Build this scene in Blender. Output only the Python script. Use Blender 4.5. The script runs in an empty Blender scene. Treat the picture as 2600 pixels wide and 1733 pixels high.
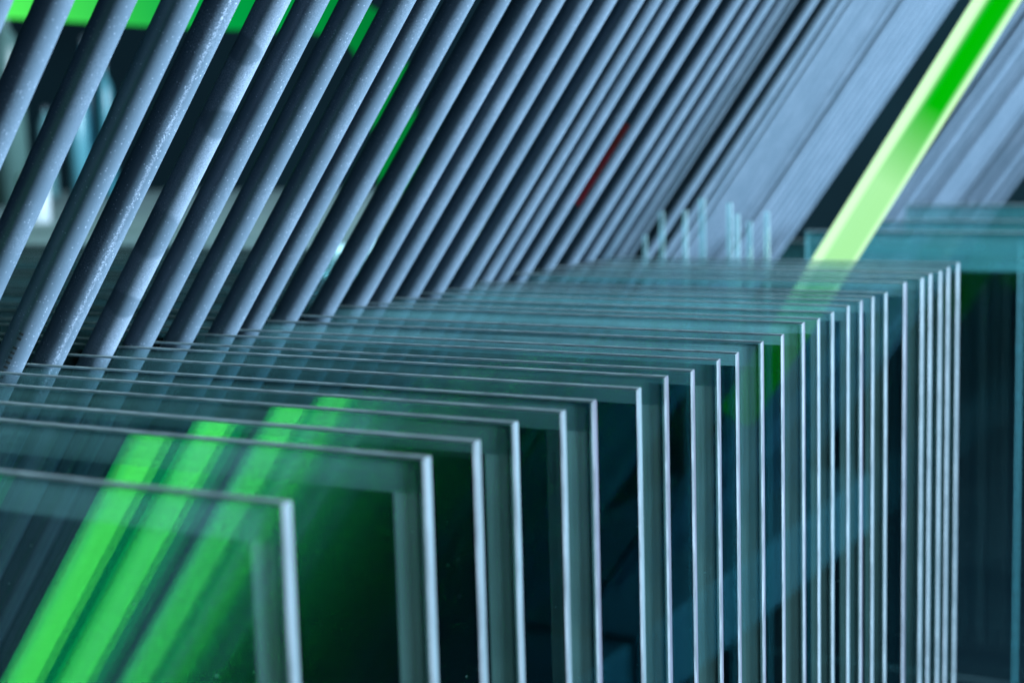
import bpy, math, random
from mathutils import Vector, Matrix
random.seed(7)
sc = bpy.context.scene
COL = sc.collection
Z0 = 0.70                                   # height of the lens above the floor
# ---------------------------------------------------------------- camera
AX = (0.87656022, 0.04057177, -0.47957909)  # world X (along the panes) in camera right/down/forward
BX = (0.48048326, -0.13151567, 0.86708677)  # world Y (across the panes)
CX = (0.02789293, 0.9904835, 0.13477546)    # world -Z
cd = bpy.data.cameras.new('camera'); cam = bpy.data.objects.new('camera', cd); COL.objects.link(cam)
cam.matrix_world = Matrix(((AX[0], -AX[1], -AX[2], 0), (BX[0], -BX[1], -BX[2], 0),
                           (-CX[0], CX[1], CX[2], Z0), (0, 0, 0, 1)))
cd.sensor_width = 36; cd.lens = 55.906
cd.clip_start = 0.01; cd.clip_end = 100
cd.dof.use_dof = True; cd.dof.focus_distance = 0.65; cd.dof.aperture_fstop = 8.8
sc.camera = cam
# ---------------------------------------------------------------- world, lamps, exposure
w = bpy.data.worlds.new('World'); sc.world = w; w.use_nodes = True
bg = w.node_tree.nodes['Background']; bg.inputs[0].default_value = (0.08, 0.48, 0.62, 1); bg.inputs[1].default_value = 0.03
vs = sc.view_settings; vs.view_transform = 'Standard'; vs.look = 'None'; vs.gamma = 1; vs.exposure = 0; vs.use_curve_mapping = False
def area(name, loc, target, sx, sy, power, col):
    l = bpy.data.lights.new(name, 'AREA'); l.shape = 'RECTANGLE'; l.size = sx; l.size_y = sy; l.energy = power; l.color = col
    o = bpy.data.objects.new(name, l); COL.objects.link(o); o.location = loc
    o.rotation_euler = (Vector(target) - Vector(loc)).to_track_quat('-Z', 'Y').to_euler(); return o
area('window_light', (2.15, 1.70, 1.0), (-0.25, 0.85, 0.75), .8, .8, 800, (0.60, 0.80, 1.0))
area('hall_light', (1.0, 6.5, 3.5), (0.5, 9, 1.5), 3, 1, 120, (0.50, 0.85, 1.0))  # added lamp that brightens the back wall
area('far_window_light', (1.3, 3.2, 1.6), (-0.2, 1.5, 0.8), 1.0, 1.0, 210, (0.76, 0.87, 1.0))  # added fill lamp that brightens the far rods
area('front_light', (2.4, -0.6, 1.2), (-0.1, 0.7, 0.5), 0.9, 1.0, 5, (0.66, 0.94, 1.0))
area('ceiling_light', (1.7, 1.0, 2.5), (-0.3, 0.9, 0.6), 1.2, 1.8, 14, (0.55, 0.90, 1.0))
cy = sc.cycles
cy.max_bounces = 12; cy.transparent_max_bounces = 128; cy.glossy_bounces = 4; cy.diffuse_bounces = 2; cy.transmission_bounces = 2
cy.sample_clamp_indirect = 4; cy.caustics_reflective = False; cy.caustics_refractive = False
try:
    cy.use_denoising = True; cy.denoiser = 'OPENIMAGEDENOISE'
except Exception: pass

# ---------------------------------------------------------------- helpers
def tag(o, label=None, cat=None, group=None, kind=None):
    if label: o['label'] = label
    if cat: o['category'] = cat
    if group: o['group'] = group
    if kind: o['kind'] = kind
    return o
def empty(name, loc):
    o = bpy.data.objects.new(name, None); COL.objects.link(o); o.location = loc; o.empty_display_size = 0.05; return o
def link(name, me, parent=None, loc=(0, 0, 0)):
    o = bpy.data.objects.new(name, me); COL.objects.link(o); o.location = loc
    if parent: o.parent = parent
    return o
def mesh(name, v, f, mats, mi=None, smooth=False):
    me = bpy.data.meshes.new(name); me.from_pydata(v, [], f)
    for m in mats: me.materials.append(m)
    if mi:
        for p, i in zip(me.polygons, mi): p.material_index = i
    if smooth:
        for p in me.polygons: p.use_smooth = True
    me.update(); return me
def boxdata(x0, x1, y0, y1, z0, z1):
    v = [(x0,y0,z0),(x1,y0,z0),(x1,y1,z0),(x0,y1,z0),(x0,y0,z1),(x1,y0,z1),(x1,y1,z1),(x0,y1,z1)]
    f = [(0,3,2,1),(4,5,6,7),(0,1,5,4),(1,2,6,5),(2,3,7,6),(3,0,4,7)]
    return v, f
def bevbox(name, x0, x1, y0, y1, z0, z1, m, parent=None, bev=0.004, loc=(0,0,0)):
    import bmesh
    v, f = boxdata(x0, x1, y0, y1, z0, z1); me = mesh(name, v, f, [m])
    bm = bmesh.new(); bm.from_mesh(me)
    bmesh.ops.bevel(bm, geom=bm.edges[:], offset=bev, segments=3, profile=0.6, affect='EDGES'); bm.to_mesh(me); bm.free()
    return link(name, me, parent, loc)

# ---------------------------------------------------------------- materials
def newmat(name):
    m = bpy.data.materials.new(name); m.use_nodes = True; nt = m.node_tree; nt.nodes.clear()
    out = nt.nodes.new('ShaderNodeOutputMaterial'); return m, nt, out
def N(nt, t, **k):
    n = nt.nodes.new(t)
    for a, b in k.items(): setattr(n, a, b)
    return n
def math_(nt, op, a, b=None, clamp=False):
    n = N(nt, 'ShaderNodeMath', operation=op); n.use_clamp = clamp
    for i, x in enumerate((a, b)):
        if x is None: continue
        if isinstance(x, (int, float)): n.inputs[i].default_value = x
        else: nt.links.new(x, n.inputs[i])
    return n.outputs[0]
def ramp(nt, x, lo, hi, a=0.0, b=1.0):
    n = N(nt, 'ShaderNodeMapRange'); n.inputs[1].default_value = lo; n.inputs[2].default_value = hi
    n.inputs[3].default_value = a; n.inputs[4].default_value = b; n.clamp = True
    nt.links.new(x, n.inputs[0]); return n.outputs[0]
def principled(name, col, rough=0.5, metal=0.0, spec=0.5, noise=None, bump=0.0, scale=60, stretch=(1,1,1), col2=None):
    m, nt, out = newmat(name); p = N(nt, 'ShaderNodeBsdfPrincipled')
    p.inputs['Base Color'].default_value = (*col, 1); p.inputs['Roughness'].default_value = rough; p.inputs['Metallic'].default_value = metal
    p.inputs['Specular IOR Level'].default_value = spec
    tc = N(nt, 'ShaderNodeTexCoord'); mp = N(nt, 'ShaderNodeMapping'); mp.inputs['Scale'].default_value = stretch
    nt.links.new(tc.outputs['Object'], mp.inputs[0])
    nz = N(nt, 'ShaderNodeTexNoise'); nz.inputs['Scale'].default_value = scale; nz.inputs['Detail'].default_value = 6
    nt.links.new(mp.outputs[0], nz.inputs['Vector'])
    if col2:
        mx = N(nt, 'ShaderNodeMix', data_type='RGBA'); mx.inputs[6].default_value = (*col, 1); mx.inputs[7].default_value = (*col2, 1)
        nt.links.new(ramp(nt, nz.outputs[0], .35, .65), mx.inputs[0]); nt.links.new(mx.outputs[2], p.inputs['Base Color'])
    if bump:
        b = N(nt, 'ShaderNodeBump'); b.inputs['Strength'].default_value = bump; b.inputs['Distance'].default_value = 0.001
        nt.links.new(nz.outputs[0], b.inputs['Height']); nt.links.new(b.outputs[0], p.inputs['Normal'])
    nt.links.new(p.outputs[0], out.inputs[0]); return m

def fresnel_fac(nt, r0):
    g = N(nt, 'ShaderNodeNewGeometry'); d = N(nt, 'ShaderNodeVectorMath', operation='DOT_PRODUCT')
    nt.links.new(g.outputs['Normal'], d.inputs[0]); nt.links.new(g.outputs['Incoming'], d.inputs[1])
    c = math_(nt, 'ABSOLUTE', d.outputs['Value'])
    p = math_(nt, 'POWER', math_(nt, 'SUBTRACT', 1.0, c, True), 5.0)
    return math_(nt, 'ADD', math_(nt, 'MULTIPLY', p, 1 - r0), r0, True)
def glass_mat(name, r0, tint, gloss=(1, 1, 1), specks=True, veil=0.0):
    m, nt, out = newmat(name)
    tr = N(nt, 'ShaderNodeBsdfTransparent'); tr.inputs[0].default_value = (*tint, 1)
    gl = N(nt, 'ShaderNodeBsdfGlossy'); gl.inputs[0].default_value = (*gloss, 1); gl.inputs['Roughness'].default_value = 0.0
    mx = N(nt, 'ShaderNodeMixShader'); nt.links.new(fresnel_fac(nt, r0), mx.inputs[0])
    nt.links.new(tr.outputs[0], mx.inputs[1]); nt.links.new(gl.outputs[0], mx.inputs[2])
    last = mx.outputs[0]
    if specks:
        tc = N(nt, 'ShaderNodeTexCoord'); oi = N(nt, 'ShaderNodeObjectInfo')
        ad = N(nt, 'ShaderNodeVectorMath', operation='ADD'); nt.links.new(tc.outputs['Object'], ad.inputs[0])
        cmb = N(nt, 'ShaderNodeCombineXYZ'); nt.links.new(math_(nt, 'MULTIPLY', oi.outputs['Random'], 9.0), cmb.inputs[0]); nt.links.new(cmb.outputs[0], ad.inputs[1])
        vo = N(nt, 'ShaderNodeTexVoronoi'); vo.inputs['Scale'].default_value = 75; nt.links.new(ad.outputs[0], vo.inputs['Vector'])
        fac = ramp(nt, vo.outputs['Distance'], 0.035, 0.02, 0, 0.5)
        sep = N(nt, 'ShaderNodeSeparateColor'); nt.links.new(vo.outputs['Color'], sep.inputs[0])
        fac = math_(nt, 'MULTIPLY', fac, math_(nt, 'GREATER_THAN', sep.outputs[0], 0.80))
        di = N(nt, 'ShaderNodeBsdfDiffuse'); di.inputs[0].default_value = (.55, .75, .75, 1)
        m2 = N(nt, 'ShaderNodeMixShader'); nt.links.new(math_(nt, 'ADD', fac, veil), m2.inputs[0])
        nt.links.new(last, m2.inputs[1]); nt.links.new(di.outputs[0], m2.inputs[2]); last = m2.outputs[0]
    nt.links.new(last, out.inputs[0]); return m
def strip_mat(name, stretch, amount=0.30, refl=(.25, .45, .41), thru=(.145, .29, .27)):
    # brushed zone where the coating has been ground off the glass
    m, nt, out = newmat(name)
    tc = N(nt, 'ShaderNodeTexCoord'); mp = N(nt, 'ShaderNodeMapping'); mp.inputs['Scale'].default_value = stretch
    nt.links.new(tc.outputs['Object'], mp.inputs[0])
    nz = N(nt, 'ShaderNodeTexNoise'); nz.inputs['Scale'].default_value = 1; nz.inputs['Detail'].default_value = 5; nt.links.new(mp.outputs[0], nz.inputs['Vector'])
    n2 = N(nt, 'ShaderNodeTexNoise'); n2.inputs['Scale'].default_value = 26; n2.inputs['Detail'].default_value = 3; nt.links.new(tc.outputs['Object'], n2.inputs['Vector'])
    f = math_(nt, 'MULTIPLY', ramp(nt, nz.outputs[0], .3, .7, .6, 1.25), ramp(nt, n2.outputs[0], .3, .7, .75, 1.2))
    f = math_(nt, 'MULTIPLY', f, amount, True)
    d0 = N(nt, 'ShaderNodeBsdfDiffuse'); d0.inputs[0].default_value = (*refl, 1)
    tl = N(nt, 'ShaderNodeBsdfTranslucent'); tl.inputs[0].default_value = (*thru, 1)
    di = N(nt, 'ShaderNodeMixShader'); di.inputs[0].default_value = .5; nt.links.new(d0.outputs[0], di.inputs[1]); nt.links.new(tl.outputs[0], di.inputs[2])
    tr = N(nt, 'ShaderNodeBsdfTransparent'); tr.inputs[0].default_value = (.94, .98, .97, 1)
    mx = N(nt, 'ShaderNodeMixShader'); nt.links.new(f, mx.inputs[0]); nt.links.new(tr.outputs[0], mx.inputs[1]); nt.links.new(di.outputs[0], mx.inputs[2])
    nt.links.new(mx.outputs[0], out.inputs[0]); return m
def rim_mat(name, base, rough, stretch, amt=1.0, spec=.4):
    m, nt, out = newmat(name); p = N(nt, 'ShaderNodeBsdfPrincipled'); p.inputs['Roughness'].default_value = rough
    p.inputs['Specular IOR Level'].default_value = spec
    tc = N(nt, 'ShaderNodeTexCoord'); mp = N(nt, 'ShaderNodeMapping'); mp.inputs['Scale'].default_value = stretch
    oi = N(nt, 'ShaderNodeObjectInfo'); cmb = N(nt, 'ShaderNodeCombineXYZ')
    for i in range(3): nt.links.new(math_(nt, 'MULTIPLY', oi.outputs['Random'], 5.0 + i), cmb.inputs[i])
    ad = N(nt, 'ShaderNodeVectorMath', operation='ADD'); nt.links.new(tc.outputs['Object'], ad.inputs[0]); nt.links.new(cmb.outputs[0], ad.inputs[1])
    nt.links.new(ad.outputs[0], mp.inputs[0])
    nz = N(nt, 'ShaderNodeTexNoise'); nz.inputs['Scale'].default_value = 1; nz.inputs['Detail'].default_value = 6; nz.inputs['Roughness'].default_value = .65
    nt.links.new(mp.outputs[0], nz.inputs['Vector'])
    mx = N(nt, 'ShaderNodeMix', data_type='RGBA'); mx.inputs[6].default_value = (*[c * (1 - .75 * amt) for c in base], 1); mx.inputs[7].default_value = (*base, 1)
    nt.links.new(ramp(nt, nz.outputs[0], .38, .58), mx.inputs[0]); nt.links.new(mx.outputs[2], p.inputs['Base Color'])
    b = N(nt, 'ShaderNodeBump'); b.inputs['Strength'].default_value = .35 * amt; b.inputs['Distance'].default_value = .0006
    nt.links.new(nz.outputs[0], b.inputs['Height']); nt.links.new(b.outputs[0], p.inputs['Normal'])
    nt.links.new(p.outputs[0], out.inputs[0]); return m

def rod_mat(name, dust=0.25, frost=0.0, wipes=None, streak=False):
    m, nt, out = newmat(name); p = N(nt, 'ShaderNodeBsdfPrincipled')
    tc = N(nt, 'ShaderNodeTexCoord'); oi = N(nt, 'ShaderNodeObjectInfo')
    cmb = N(nt, 'ShaderNodeCombineXYZ')
    for i in range(3): nt.links.new(math_(nt, 'MULTIPLY', oi.outputs['Random'], 7.0 + 3 * i), cmb.inputs[i])
    ad = N(nt, 'ShaderNodeVectorMath', operation='ADD'); nt.links.new(tc.outputs['Object'], ad.inputs[0]); nt.links.new(cmb.outputs[0], ad.inputs[1])
    base = (.052, .077, .100)
    fine = N(nt, 'ShaderNodeTexNoise'); fine.inputs['Scale'].default_value = 1500; fine.inputs['Detail'].default_value = 3; nt.links.new(ad.outputs[0], fine.inputs['Vector'])
    big = N(nt, 'ShaderNodeTexNoise'); big.inputs['Scale'].default_value = 38; big.inputs['Detail'].default_value = 5; nt.links.new(ad.outputs[0], big.inputs['Vector'])
    vo = N(nt, 'ShaderNodeTexVoronoi'); vo.inputs['Scale'].default_value = 820; nt.links.new(ad.outputs[0], vo.inputs['Vector'])
    sep = N(nt, 'ShaderNodeSeparateColor'); nt.links.new(vo.outputs['Color'], sep.inputs[0])
    spk = math_(nt, 'MULTIPLY', ramp(nt, vo.outputs['Distance'], .34, .14), math_(nt, 'GREATER_THAN', sep.outputs[0], .80))
    haze = math_(nt, 'MULTIPLY', ramp(nt, big.outputs[0], .42, .72), ramp(nt, fine.outputs[0], .42, .62))
    d = math_(nt, 'ADD', math_(nt, 'MULTIPLY', spk, .12 + dust * 2.0), math_(nt, 'MULTIPLY', haze, dust), True)
    if frost:
        s = N(nt, 'ShaderNodeSeparateXYZ'); nt.links.new(tc.outputs['Object'], s.inputs[0])
        fz = ramp(nt, fine.outputs[0], .33, .60, .35, 1.0)
        for (t0, x0, rz, rx) in wipes or []:
            dz = math_(nt, 'DIVIDE', math_(nt, 'SUBTRACT', s.outputs[2], t0), rz)
            dx = math_(nt, 'DIVIDE', math_(nt, 'SUBTRACT', s.outputs[0], x0), rx)
            r = math_(nt, 'ADD', math_(nt, 'MULTIPLY', dz, dz), math_(nt, 'MULTIPLY', dx, dx))
            fz = math_(nt, 'MULTIPLY', fz, ramp(nt, r, .7, 1.15))
        d = math_(nt, 'ADD', d, math_(nt, 'MULTIPLY', fz, frost), True)
    if streak:
        s = N(nt, 'ShaderNodeSeparateXYZ'); nt.links.new(tc.outputs['Object'], s.inputs[0])
        k = ramp(nt, math_(nt, 'ABSOLUTE', math_(nt, 'SUBTRACT', s.outputs[0], streak - .0)), .0011, .0002)
        d = math_(nt, 'ADD', d, math_(nt, 'MULTIPLY', math_(nt, 'MULTIPLY', k, ramp(nt, fine.outputs[0], .40, .62)), .55), True)
    mx = N(nt, 'ShaderNodeMix', data_type='RGBA'); mx.inputs[6].default_value = (*base, 1); mx.inputs[7].default_value = (.26, .31, .38, 1)
    nt.links.new(d, mx.inputs[0]); nt.links.new(mx.outputs[2], p.inputs['Base Color'])
    p.inputs['Roughness'].default_value = .42; p.inputs['Specular IOR Level'].default_value = .30
    p.inputs['Sheen Weight'].default_value = 0.0
    b = N(nt, 'ShaderNodeBump'); b.inputs['Strength'].default_value = .25; b.inputs['Distance'].default_value = .0002
    nt.links.new(fine.outputs[0], b.inputs['Height']); nt.links.new(b.outputs[0], p.inputs['Normal'])
    nt.links.new(p.outputs[0], out.inputs[0]); return m

def painted_shine_mat(name, core, edge, s_core, s_edge, striped=True, shift=.0014, lo=.0060, hi=.0098, low=True):
    # lit green plastic painted as emission: highlight stripes along it, deeper core between
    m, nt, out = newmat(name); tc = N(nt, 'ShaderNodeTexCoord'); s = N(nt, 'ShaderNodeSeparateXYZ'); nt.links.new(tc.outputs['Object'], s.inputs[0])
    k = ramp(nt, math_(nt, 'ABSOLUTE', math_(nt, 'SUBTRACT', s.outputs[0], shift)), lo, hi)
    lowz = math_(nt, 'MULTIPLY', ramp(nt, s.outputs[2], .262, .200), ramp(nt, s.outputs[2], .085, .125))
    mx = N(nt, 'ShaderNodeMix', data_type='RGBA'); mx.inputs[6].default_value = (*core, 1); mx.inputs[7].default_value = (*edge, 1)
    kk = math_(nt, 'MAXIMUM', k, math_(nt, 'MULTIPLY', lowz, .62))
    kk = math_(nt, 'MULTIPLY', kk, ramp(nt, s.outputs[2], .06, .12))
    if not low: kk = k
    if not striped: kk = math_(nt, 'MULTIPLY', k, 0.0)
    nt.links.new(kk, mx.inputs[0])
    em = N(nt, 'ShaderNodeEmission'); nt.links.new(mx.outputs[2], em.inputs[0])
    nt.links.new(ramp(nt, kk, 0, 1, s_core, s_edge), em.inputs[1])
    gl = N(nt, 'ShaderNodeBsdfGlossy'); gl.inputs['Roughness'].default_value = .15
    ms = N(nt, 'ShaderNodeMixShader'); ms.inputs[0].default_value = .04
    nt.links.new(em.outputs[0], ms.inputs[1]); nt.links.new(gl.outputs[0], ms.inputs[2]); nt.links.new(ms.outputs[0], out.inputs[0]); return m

M = {}
M['clear'] = glass_mat('clear_float_glass', .016, (.935, .968, .970))
for q, (rr, tt) in enumerate([(.045, .95), (.085, .94), (.125, .93), (.18, .92), (.20, .92)]):
    M['front%d' % q] = glass_mat('sun_coated_glass', rr, (tt - .02, tt + .02, tt + .02), (.80, 1, .92))
M['coated'] = glass_mat('coated_glass', .028, (.88, .935, .945), (.80, 1, .95))
M['strip_h'] = strip_mat('brushed_strip_lengthwise', (14, 1, 2600), .13, (.22, .44, .41), (.12, .28, .27))
M['strip_v'] = strip_mat('brushed_strip_upright', (2600, 1, 14), .27)
M['strip_deep'] = strip_mat('brushed_strip_deep', (14, 1, 2600), .30, (.26, .50, .50), (.16, .34, .35))
M['rim_far'] = principled('far_edge', (.02, .10, .11), .5)
M['strip_far'] = strip_mat('pale_far_border', (14, 1, 60), .55, (.10, .36, .37), (.06, .24, .26))
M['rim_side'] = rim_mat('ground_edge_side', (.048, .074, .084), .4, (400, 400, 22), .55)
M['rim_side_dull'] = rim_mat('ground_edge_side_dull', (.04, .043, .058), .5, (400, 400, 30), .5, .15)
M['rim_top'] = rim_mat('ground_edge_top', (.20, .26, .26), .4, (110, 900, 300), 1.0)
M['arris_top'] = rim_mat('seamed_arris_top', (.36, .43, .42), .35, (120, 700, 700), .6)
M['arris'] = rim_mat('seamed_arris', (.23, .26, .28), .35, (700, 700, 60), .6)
M['rod'] = rod_mat('dusty_rubber', .17)
M['rod_dusty'] = rod_mat('very_dusty_rubber', .30, streak=.0022)
M['glow'] = painted_shine_mat('luminous_green_tube', (.0, .52, .0), (.60, 1.0, .56), 1.0, 1.3)
M['glow_plain'] = painted_shine_mat('luminous_green_sleeve', (.06, 1.0, .20), (.3, 1, .3), 4.0, 4.0, False)
M['glow_front'] = painted_shine_mat('luminous_green_sleeve_striped', (.0, .80, .12), (.12, 1.0, .16), 3.3, 5.6, shift=-.0030, lo=.0050, hi=.0085, low=False)
M['glow_dim'] = painted_shine_mat('faint_green_sleeve', (.0, .60, .20), (.3, 1, .3), 2.0, 2.0, False)
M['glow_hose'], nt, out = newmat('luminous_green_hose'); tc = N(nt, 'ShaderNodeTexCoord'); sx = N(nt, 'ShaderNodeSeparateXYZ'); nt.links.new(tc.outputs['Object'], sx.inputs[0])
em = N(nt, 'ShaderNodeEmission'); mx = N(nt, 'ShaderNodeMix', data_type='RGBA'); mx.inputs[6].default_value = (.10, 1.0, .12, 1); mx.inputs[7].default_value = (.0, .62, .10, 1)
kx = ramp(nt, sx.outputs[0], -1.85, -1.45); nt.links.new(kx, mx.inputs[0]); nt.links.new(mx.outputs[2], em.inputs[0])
nt.links.new(ramp(nt, sx.outputs[0], -1.85, -1.15, 1.0, .30), em.inputs[1]); nt.links.new(em.outputs[0], out.inputs[0])  # light fading rightward along the hose, painted as emission
M['steel'] = principled('painted_steel', (.05, .07, .08), .5, 0, .5, bump=.2, scale=200)
M['ink'] = principled('black_ink', (.004, .004, .005), .6)

# ---------------------------------------------------------------- setting
v, f = boxdata(-12, 12, -6, 14, -0.05, 0); fl = link('floor', mesh('floor', v, f, [principled('dark_floor', (.003, .006, .008), 1.0, 0, 0.0, col2=(.005, .009, .011), scale=3)])); tag(fl, kind='structure')
v, f = boxdata(-12, 12, 9, 9.2, 0, 6); wl = link('back_wall', mesh('back_wall', v, f, [principled('dark_wall', (.012, .045, .06), .8, col2=(.018, .065, .085), scale=1.2)])); tag(wl, kind='structure')

# ---------------------------------------------------------------- the glass panes
RB = [(-0.2416,.3151),(-0.2375,.3760),(-0.2350,.4002),(-0.2397,.4331),(-0.2334,.4541),(-0.2327,.4760),(-0.2293,.5053),(-0.2297,.5306),(-0.2271,.5500),
      (-0.2271,.5767),(-0.2273,.5977),(-0.2287,.6306),(-0.2273,.6525),(-0.2310,.6917),(-0.2304,.7119),(-0.2314,.7362),(-0.2311,.7605),(-0.2309,.7820),
      (-0.2308,.8025),(-0.2300,.8240),(-0.2334,.8738),(-0.2322,.9066),(-0.2321,.9250),(-0.2317,.9469),(-0.2331,.9722),(-0.2343,1.0019)]
TOP = Z0 - 0.0929
PB = 0.10                                    # height of the rack's base rail
def pane(xr, y, ztop, width, thick, coated, band, zb=PB, dull=False, has_strip=True, c=.00055, far=False, sband=None, gmat=None):
    """one pane: empty at the middle of its lower edge > glass, ground_edge, edge_strip"""
    h = ztop - zb; hw = width / 2; t = thick; sb = sband or band
    root = empty('glass_sheet', (xr - hw, y, zb))
    v = []; 
    # rings: front face (inset c), outer front, outer back, back face (inset c)
    def ring(yy, i): return [(-hw + i, yy, i), (hw - i, yy, i), (hw - i, yy, h - i), (-hw + i, yy, h - i)]
    fr = ring(0, c); bk_ = ring(t, c)
    gm = mesh('glass', fr + bk_, [(0, 1, 2, 3), (7, 6, 5, 4)], [M[gmat or ('coated' if coated else 'clear')]])
    link('glass', gm, root)
    rv = ring(0, c) + ring(c, 0) + ring(t - c, 0) + ring(t, c); rf = []; mi = []
    for s in range(3):
        for k in range(4):
            a = 4 * s + k; b = 4 * s + (k + 1) % 4
            rf.append((a, b, b + 4, a + 4))
            side = k in (1, 3)
            mi.append(2 if (s == 0 and side) else (1 if side else (3 if s == 0 else 0)))
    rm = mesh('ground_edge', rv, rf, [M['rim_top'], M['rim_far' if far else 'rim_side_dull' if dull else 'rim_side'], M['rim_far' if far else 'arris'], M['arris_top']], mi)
    link('ground_edge', rm, root)
    if has_strip:
        y_ = -0.0003
        v, f = boxdata(-hw + c, hw - c, y_, y_ + .0002, h - band, h - c)
        link('edge_strip', mesh('edge_strip', v, f[:0] + [f[2]], [M['strip_far' if far else 'strip_deep' if y > .62 else 'strip_h']]), root)
        v, f = boxdata(hw - sb, hw - c, y_, y_ + .0002, c, h - band)
        link('edge_strip', mesh('edge_strip', v, [f[2]], [M['strip_far' if far else 'strip_v']]), root)
    return root
ords = ['first','second','third','fourth','fifth','sixth','seventh','eighth','ninth','tenth','eleventh','twelfth','thirteenth','fourteenth','fifteenth','sixteenth',
        'seventeenth','eighteenth','nineteenth','twentieth','twenty-first','twenty-second','twenty-third','twenty-fourth','twenty-fifth','twenty-sixth']
ends = {0: 'frontmost glass sheet, lowest in the picture, blurred bright edge, green streaks in it',
        1: 'second glass pane from the front, pale brushed border beside its thick blurred edge',
        25: 'rearmost pane of the close row, its right edge against the black gap'}
for i, (a, b) in enumerate(RB):
    band = (i == 0) or (i % 2 == 1)
    th = .0040 if i in (0, 1, 2) else (.0030 if 7 < i < 15 else .0034 if i < 20 else .0046)
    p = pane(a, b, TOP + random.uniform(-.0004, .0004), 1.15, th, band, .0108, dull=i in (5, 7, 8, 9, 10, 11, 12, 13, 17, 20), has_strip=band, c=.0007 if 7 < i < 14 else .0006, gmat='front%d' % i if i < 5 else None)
    lab = ends.get(i) or ('%s glass sheet from the front of the close row, %s' % (ords[i], 'pale brushed border' if band else 'clear to its edge'))
    tag(p, lab, 'glass sheet', 'glass panes standing in a close row')

# taller panes farther back in the row
def tall(xl, xr, y, zt, label, band=.03):
    p = pane(xr, y, Z0 + zt, xr - xl, .006, True, band, far=True, sband=.002, dull=True); tag(p, label, 'glass sheet', 'larger panes behind the close row')
tall(-.62, -.3250, 1.66, -.1330, "blurred pane far behind the close row, its teal edge near the right border")
tall(-.4154, .30, 1.25, -.0920, 'wide out of focus pane behind the green tube, lowest of the wide ones')
tall(-.4246, .34, 1.40, -.0930, 'wide out of focus pane, second behind the green tube')
tall(-.4136, .38, 1.55, -.0879, 'wide out of focus pane, third and highest behind the green tube')
# strips added for the upright pale streaks just beyond the close row
def at(x, y, b):
    q = [(x - 1176) / 3652.54, (y - 784) / 3652.54, 1.0]
    dot = lambda u: sum(q[i] * u[i] for i in range(3)); t = b / dot(BX)
    return t * dot(AX), b, Z0 - t * dot(CX)
M['offcut'] = glass_mat('offcut_glass', .10, (.80, .95, .95), veil=.11)
sides = ['shortest, at the left end', 'second from the left, slender', 'third from the left', 'tallest of all', 'fifth from the left, broad', 'sixth, close against the fifth',
         'seventh from the left, low', 'last at the right end']
for k, (x, y, wd) in enumerate([(1480, 540, 2.6), (1518, 486, 3.4), (1572, 482, 2.6), (1611, 456, 3.6), (1674, 466, 3.0), (1692, 492, 2.4), (1720, 508, 2.8), (1760, 486, 2.8)]):
    a, b, z = at(x, y, 1.012 + .004 * (k % 3)); hw = wd * .0005
    v, f = boxdata(-hw, hw, 0, .0025, 0, z - PB)
    o = link('glass_strip', mesh('glass_strip', v, f, [M['offcut']]), None, (a, b, PB))
    tag(o, 'upright pale glass strip above the close row, ' + sides[k], 'glass strip', 'glass strips standing behind the close row')

# ---------------------------------------------------------------- rack with its rods
RAD = 0.0062
ZB, ZT = -0.58, 0.42                           # rod ends relative to the lens height
def rodmesh(name, rad, length, mat, seg=36):
    v = []; f = []
    for k in range(seg):
        t = 2 * math.pi * k / seg
        v += [(rad * math.cos(t), rad * math.sin(t), 0), (rad * math.cos(t), rad * math.sin(t), length)]
    for k in range(seg):
        a = 2 * k; b = 2 * ((k + 1) % seg); f.append((a, b, b + 1, a + 1))
    return mesh(name, v, f, [mat], smooth=True)
LEN = (ZT - ZB) / .812
axz = Vector((.583, 0, .812)).normalized(); axy = Vector((0, 1, 0)); axx = axy.cross(axz)   # local x points right/down in the pane's plane
def rodmat(a0, b, z=ZB, ax=None):
    p = Vector((a0 + z * .583 / .812, b, Z0 + z))
    # turn so that local +X faces right across the view
    ex = Vector((.8, .6, 0)); ex = (ex - axz * ex.dot(axz)).normalized(); ey = axz.cross(ex)
    m = Matrix((ex, ey, axz)).transposed().to_4x4(); m.translation = p; return m
rods = [(-.4415,.4167),(-.4379,.4436),(-.4278,.4650),(-.4298,.4906),(-.4270,.5180),(-.4248,.5403),(-.4200,.5633),(-.4139,.5872),(-.4195,.6141),
        (-.4184,.6416),(-.4174,.6721),(-.4179,.7018),(-.4167,.7241),(-.4139,.7483),(-.4114,.7712),(-.4057,.7922)]
PROTO = rodmesh('rod', RAD, LEN, M['rod'])
M['frost'] = rod_mat('frosted_dust_rubber', .12, .27, [(.665, -.001, .012, .0105), (.722, .003, .007, .0085), (.755, -.003, .006, .0085), (.90, .002, .006, .008), (.628, .0, .006, .009)])
P_FROST = rodmesh('rod', RAD, LEN, M['frost']); P_DUST = rodmesh('rod', RAD, LEN, M['rod_dusty'])
rack = empty('glass_rack', (-.5, .9, 0))
tag(rack, 'harp rack of slanted dark rubber rods that separate the glass panes', 'rack')
def rod(me, a, b, parent=rack, name='rod'):
    o = link(name, me, parent); m = rodmat(a, b); m.translation -= Vector(parent.location); o.matrix_basis = m; return o
for i in range(11):
    b = .055 + .0265 * i
    if b > .40: break
    if 5 <= i <= 6: continue
    rod(PROTO, -.43, b)
rod(PROTO, -.438, .352); rod(PROTO, -.44, .388)
near_rods = []
for i, (a, b) in enumerate(rods):
    o = rod(P_FROST if i == 4 else (P_DUST if i in (3,) else PROTO), a, b)
    near_rods.append(o)
    if i == 4: tag(o, 'rod dusted pale grey with curved wiped patches')
    if i == 3: tag(o, 'rod with a pale dusty streak along it')
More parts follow.
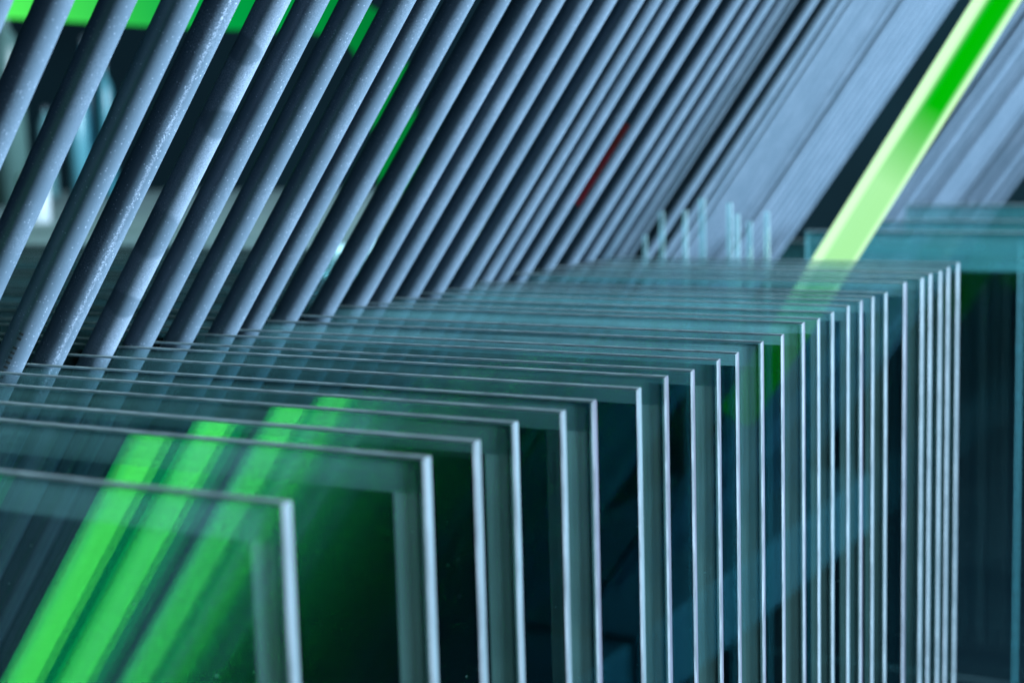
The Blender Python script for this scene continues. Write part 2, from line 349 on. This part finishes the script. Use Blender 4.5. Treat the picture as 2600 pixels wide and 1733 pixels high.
# farther rods
def b_at(L, zc):   # slot depth from spacing along the row
    return zc
fb = []
def proj(a, b, c):
    P = [a * AX[i] + b * BX[i] + c * CX[i] for i in range(3)]; return 1176 + 3652.54 * P[0] / P[2], 784 + 3652.54 * P[1] / P[2], P[2]
def x_top(b, a0=-.415):
    lo, hi = -.6, .6
    for _ in range(40):
        c = (lo + hi) / 2
        if proj(a0 - c * .583 / .812, b, c)[1] > 0: hi = c
        else: lo = c
    x, y, z = proj(a0 - c * .583 / .812, b, c); return x - 3652.54 * .0124 / z / .87 / 2
slots = []
b = .80
for L in (1462, 1500, 1548, 1601, 1653, 1690, 1728, 1760, 1783, 1833, 1875, 1902, 1926, 1944, 1962, 1980, 1998, 2020, 2046, 2062, 2078, 2094, 2110, 2126, 2140, 2156):
    while x_top(b) < L: b += .001
    slots.append(b)
far_rods = [rod(PROTO, -.415, b) for b in slots]
# red reflection on the dark side of one far rod, painted as a patch
def patch(parent, a0, a1, z0, z1, mat, name, rr=.0064, seg=8):
    v = []; f = []
    for k in range(seg + 1):
        t = math.radians(a0 + (a1 - a0) * k / seg)
        v += [(rr * math.cos(t), rr * math.sin(t), z0), (rr * math.cos(t), rr * math.sin(t), z1)]
    for k in range(seg): f.append((2 * k, 2 * k + 2, 2 * k + 3, 2 * k + 1))
    return link(name, mesh(name, v, f, [mat], smooth=True), parent)
red = principled('red_tape', (.75, .03, .05), .4, noise=1, scale=90, col2=(.45, .05, .03))
patch(far_rods[3], 120, 242, .650, .712, red, 'red_tape')
# printed batch mark on the rod at the left border
for k in range(9):
    zz = .598 + k * .0025 + (.0 if k < 7 else .0022)
    patch(near_rods[2], -108, -92, zz, zz + .0011, M['ink'], 'printed_mark', .00623, 2)
# out-of-view green rods, brightness painted as emission; second one added to fill reflections
g1 = rod(rodmesh('green_rod', .0080, .66, M['glow_front']), -.4025, .198, name='green_rod'); tag(g1, 'bright green rod beside the lens, seen only as reflections in the front panes')
g2 = rod(rodmesh('green_rod', .0062, .66, M['glow_dim']), -.410, .166, name='green_rod'); tag(g2, 'dimmer green rod, seen only as faint reflections in the front panes')
# base and head rails of the rack
bevbox('base_rail', -.15, .15, -.95, .72, 0, .10, M['steel'], rack, .006, (-.40, 0, 0))
bevbox('head_rail', -.03, .03, -.95, .75, 0, .05, M['steel'], rack, .006, (.39, 0, Z0 + ZT - .01))

# green tube, highlights painted as emission: a thing of its own behind the row
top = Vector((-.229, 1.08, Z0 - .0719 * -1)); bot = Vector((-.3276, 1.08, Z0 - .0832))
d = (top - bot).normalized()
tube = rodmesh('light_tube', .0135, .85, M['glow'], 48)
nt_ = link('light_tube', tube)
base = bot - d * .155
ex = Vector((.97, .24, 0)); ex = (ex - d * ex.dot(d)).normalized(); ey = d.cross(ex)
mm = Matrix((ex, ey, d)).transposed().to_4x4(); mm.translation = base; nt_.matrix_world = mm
tag(nt_, 'thick glowing green tube slanting behind the right end of the close row', 'light tube')  # green tube whose shine is painted as emission, not a lamp

# second rack farther back
rack2 = empty('glass_rack', (-.5, 2.1, 0)); tag(rack2, 'farther rack of blurred blue grey rods to the right of the green tube', 'rack')
b = 1.70
while b < 2.5:
    rod(PROTO, -.415, b, rack2); b += random.choice((.034, .05, .062, .085))
bevbox('base_rail', -.15, .15, -.45, .5, 0, .10, M['steel'], rack2, .006, (-.40, 0, 0))
bevbox('head_rail', -.03, .03, -.45, .5, 0, .05, M['steel'], rack2, .006, (.39, 0, Z0 + ZT - .01))

# ---------------------------------------------------------------- background
bench = empty('workbench', (-2.0, 2.4, 0)); tag(bench, 'blurred pale teal workbench behind the slanted rods', 'workbench')
M['bench'] = principled('pale_worktop', (.20, .32, .31), .8, noise=1, scale=4, col2=(.15, .26, .26))
bevbox('worktop', -1.9, .85, -.8, .8, Z0 - .185, Z0 - .144, M['bench'], bench)
for sx in (-1.8, .75):
    for sy in (-.7, .7): bevbox('leg', sx - .03, sx + .03, sy - .03, sy + .03, 0, Z0 - .186, M['steel'], bench)
def lathe(name, prof, mat, parent=None, seg=28, loc=(0, 0, 0)):
    v = []; f = []; n = len(prof)
    for k in range(seg):
        t = 2 * math.pi * k / seg; v += [(r * math.cos(t), r * math.sin(t), z) for r, z in prof]
    for k in range(seg):
        for j in range(n - 1):
            a = k * n + j; b = ((k + 1) % seg) * n + j; f.append((a, b, b + 1, a + 1))
    return link(name, mesh(name, v, f, [mat], smooth=True), parent, loc)
bt = [('white', (.75, .85, .88), 88, 600, .026, .10, 2.0), ('grey green', (.10, .20, .18), 40, 560, .035, .42, 2.5), ('deep teal', (.02, .20, .28), 215, 470, .020, .38, 2.9),
      ('pale teal', (.22, .50, .52), 118, 480, .020, .22, 2.9), ('light teal', (.10, .34, .40), 190, 500, .022, .26, 2.6), ('mid teal', (.06, .30, .36), 255, 480, .018, .32, 2.9), ('olive', (.14, .16, .02), 2, 520, .02, .12, 2.5)]
for nm, c, x, y, rr, hh, b in bt:
    a, b_, z_ = at(x, y, b); zt = Z0 - .1435
    m = principled(nm.replace(' ', '_') + '_bottle', tuple(q * .5 for q in c), .35)
    root = empty('bottle', (a, b, zt)); tag(root, 'blurred %s upright bottle on the bench behind the leftmost rods' % nm, 'bottle', 'bottles on the workbench')
    lathe('body', [(0, 0), (rr, 0), (rr, hh * .78), (rr * .8, hh * .84), (rr * .35, hh * .90), (rr * .35, hh * .96)], m, root)
    lathe('cap', [(rr * .42, hh * .95), (rr * .42, hh), (0, hh)], M['steel'], root)
# green hose looping through the background
def tubepath(name, pts, rad, mat, seg=20):
    v = []; f = []; n = len(pts)
    for i, p in enumerate(pts):
        p = Vector(p); t = (Vector(pts[min(i + 1, n - 1)]) - Vector(pts[max(i - 1, 0)])).normalized()
        u = t.cross(Vector((0, 1, 0))).normalized(); w_ = t.cross(u)
        for k in range(seg):
            g = 2 * math.pi * k / seg; v.append(p + rad * (math.cos(g) * u + math.sin(g) * w_))
    for i in range(n - 1):
        for k in range(seg):
            a = i * seg + k; b = i * seg + (k + 1) % seg; f.append((a, b, b + seg, a + seg))
    return link(name, mesh(name, v, f, [mat], smooth=True))
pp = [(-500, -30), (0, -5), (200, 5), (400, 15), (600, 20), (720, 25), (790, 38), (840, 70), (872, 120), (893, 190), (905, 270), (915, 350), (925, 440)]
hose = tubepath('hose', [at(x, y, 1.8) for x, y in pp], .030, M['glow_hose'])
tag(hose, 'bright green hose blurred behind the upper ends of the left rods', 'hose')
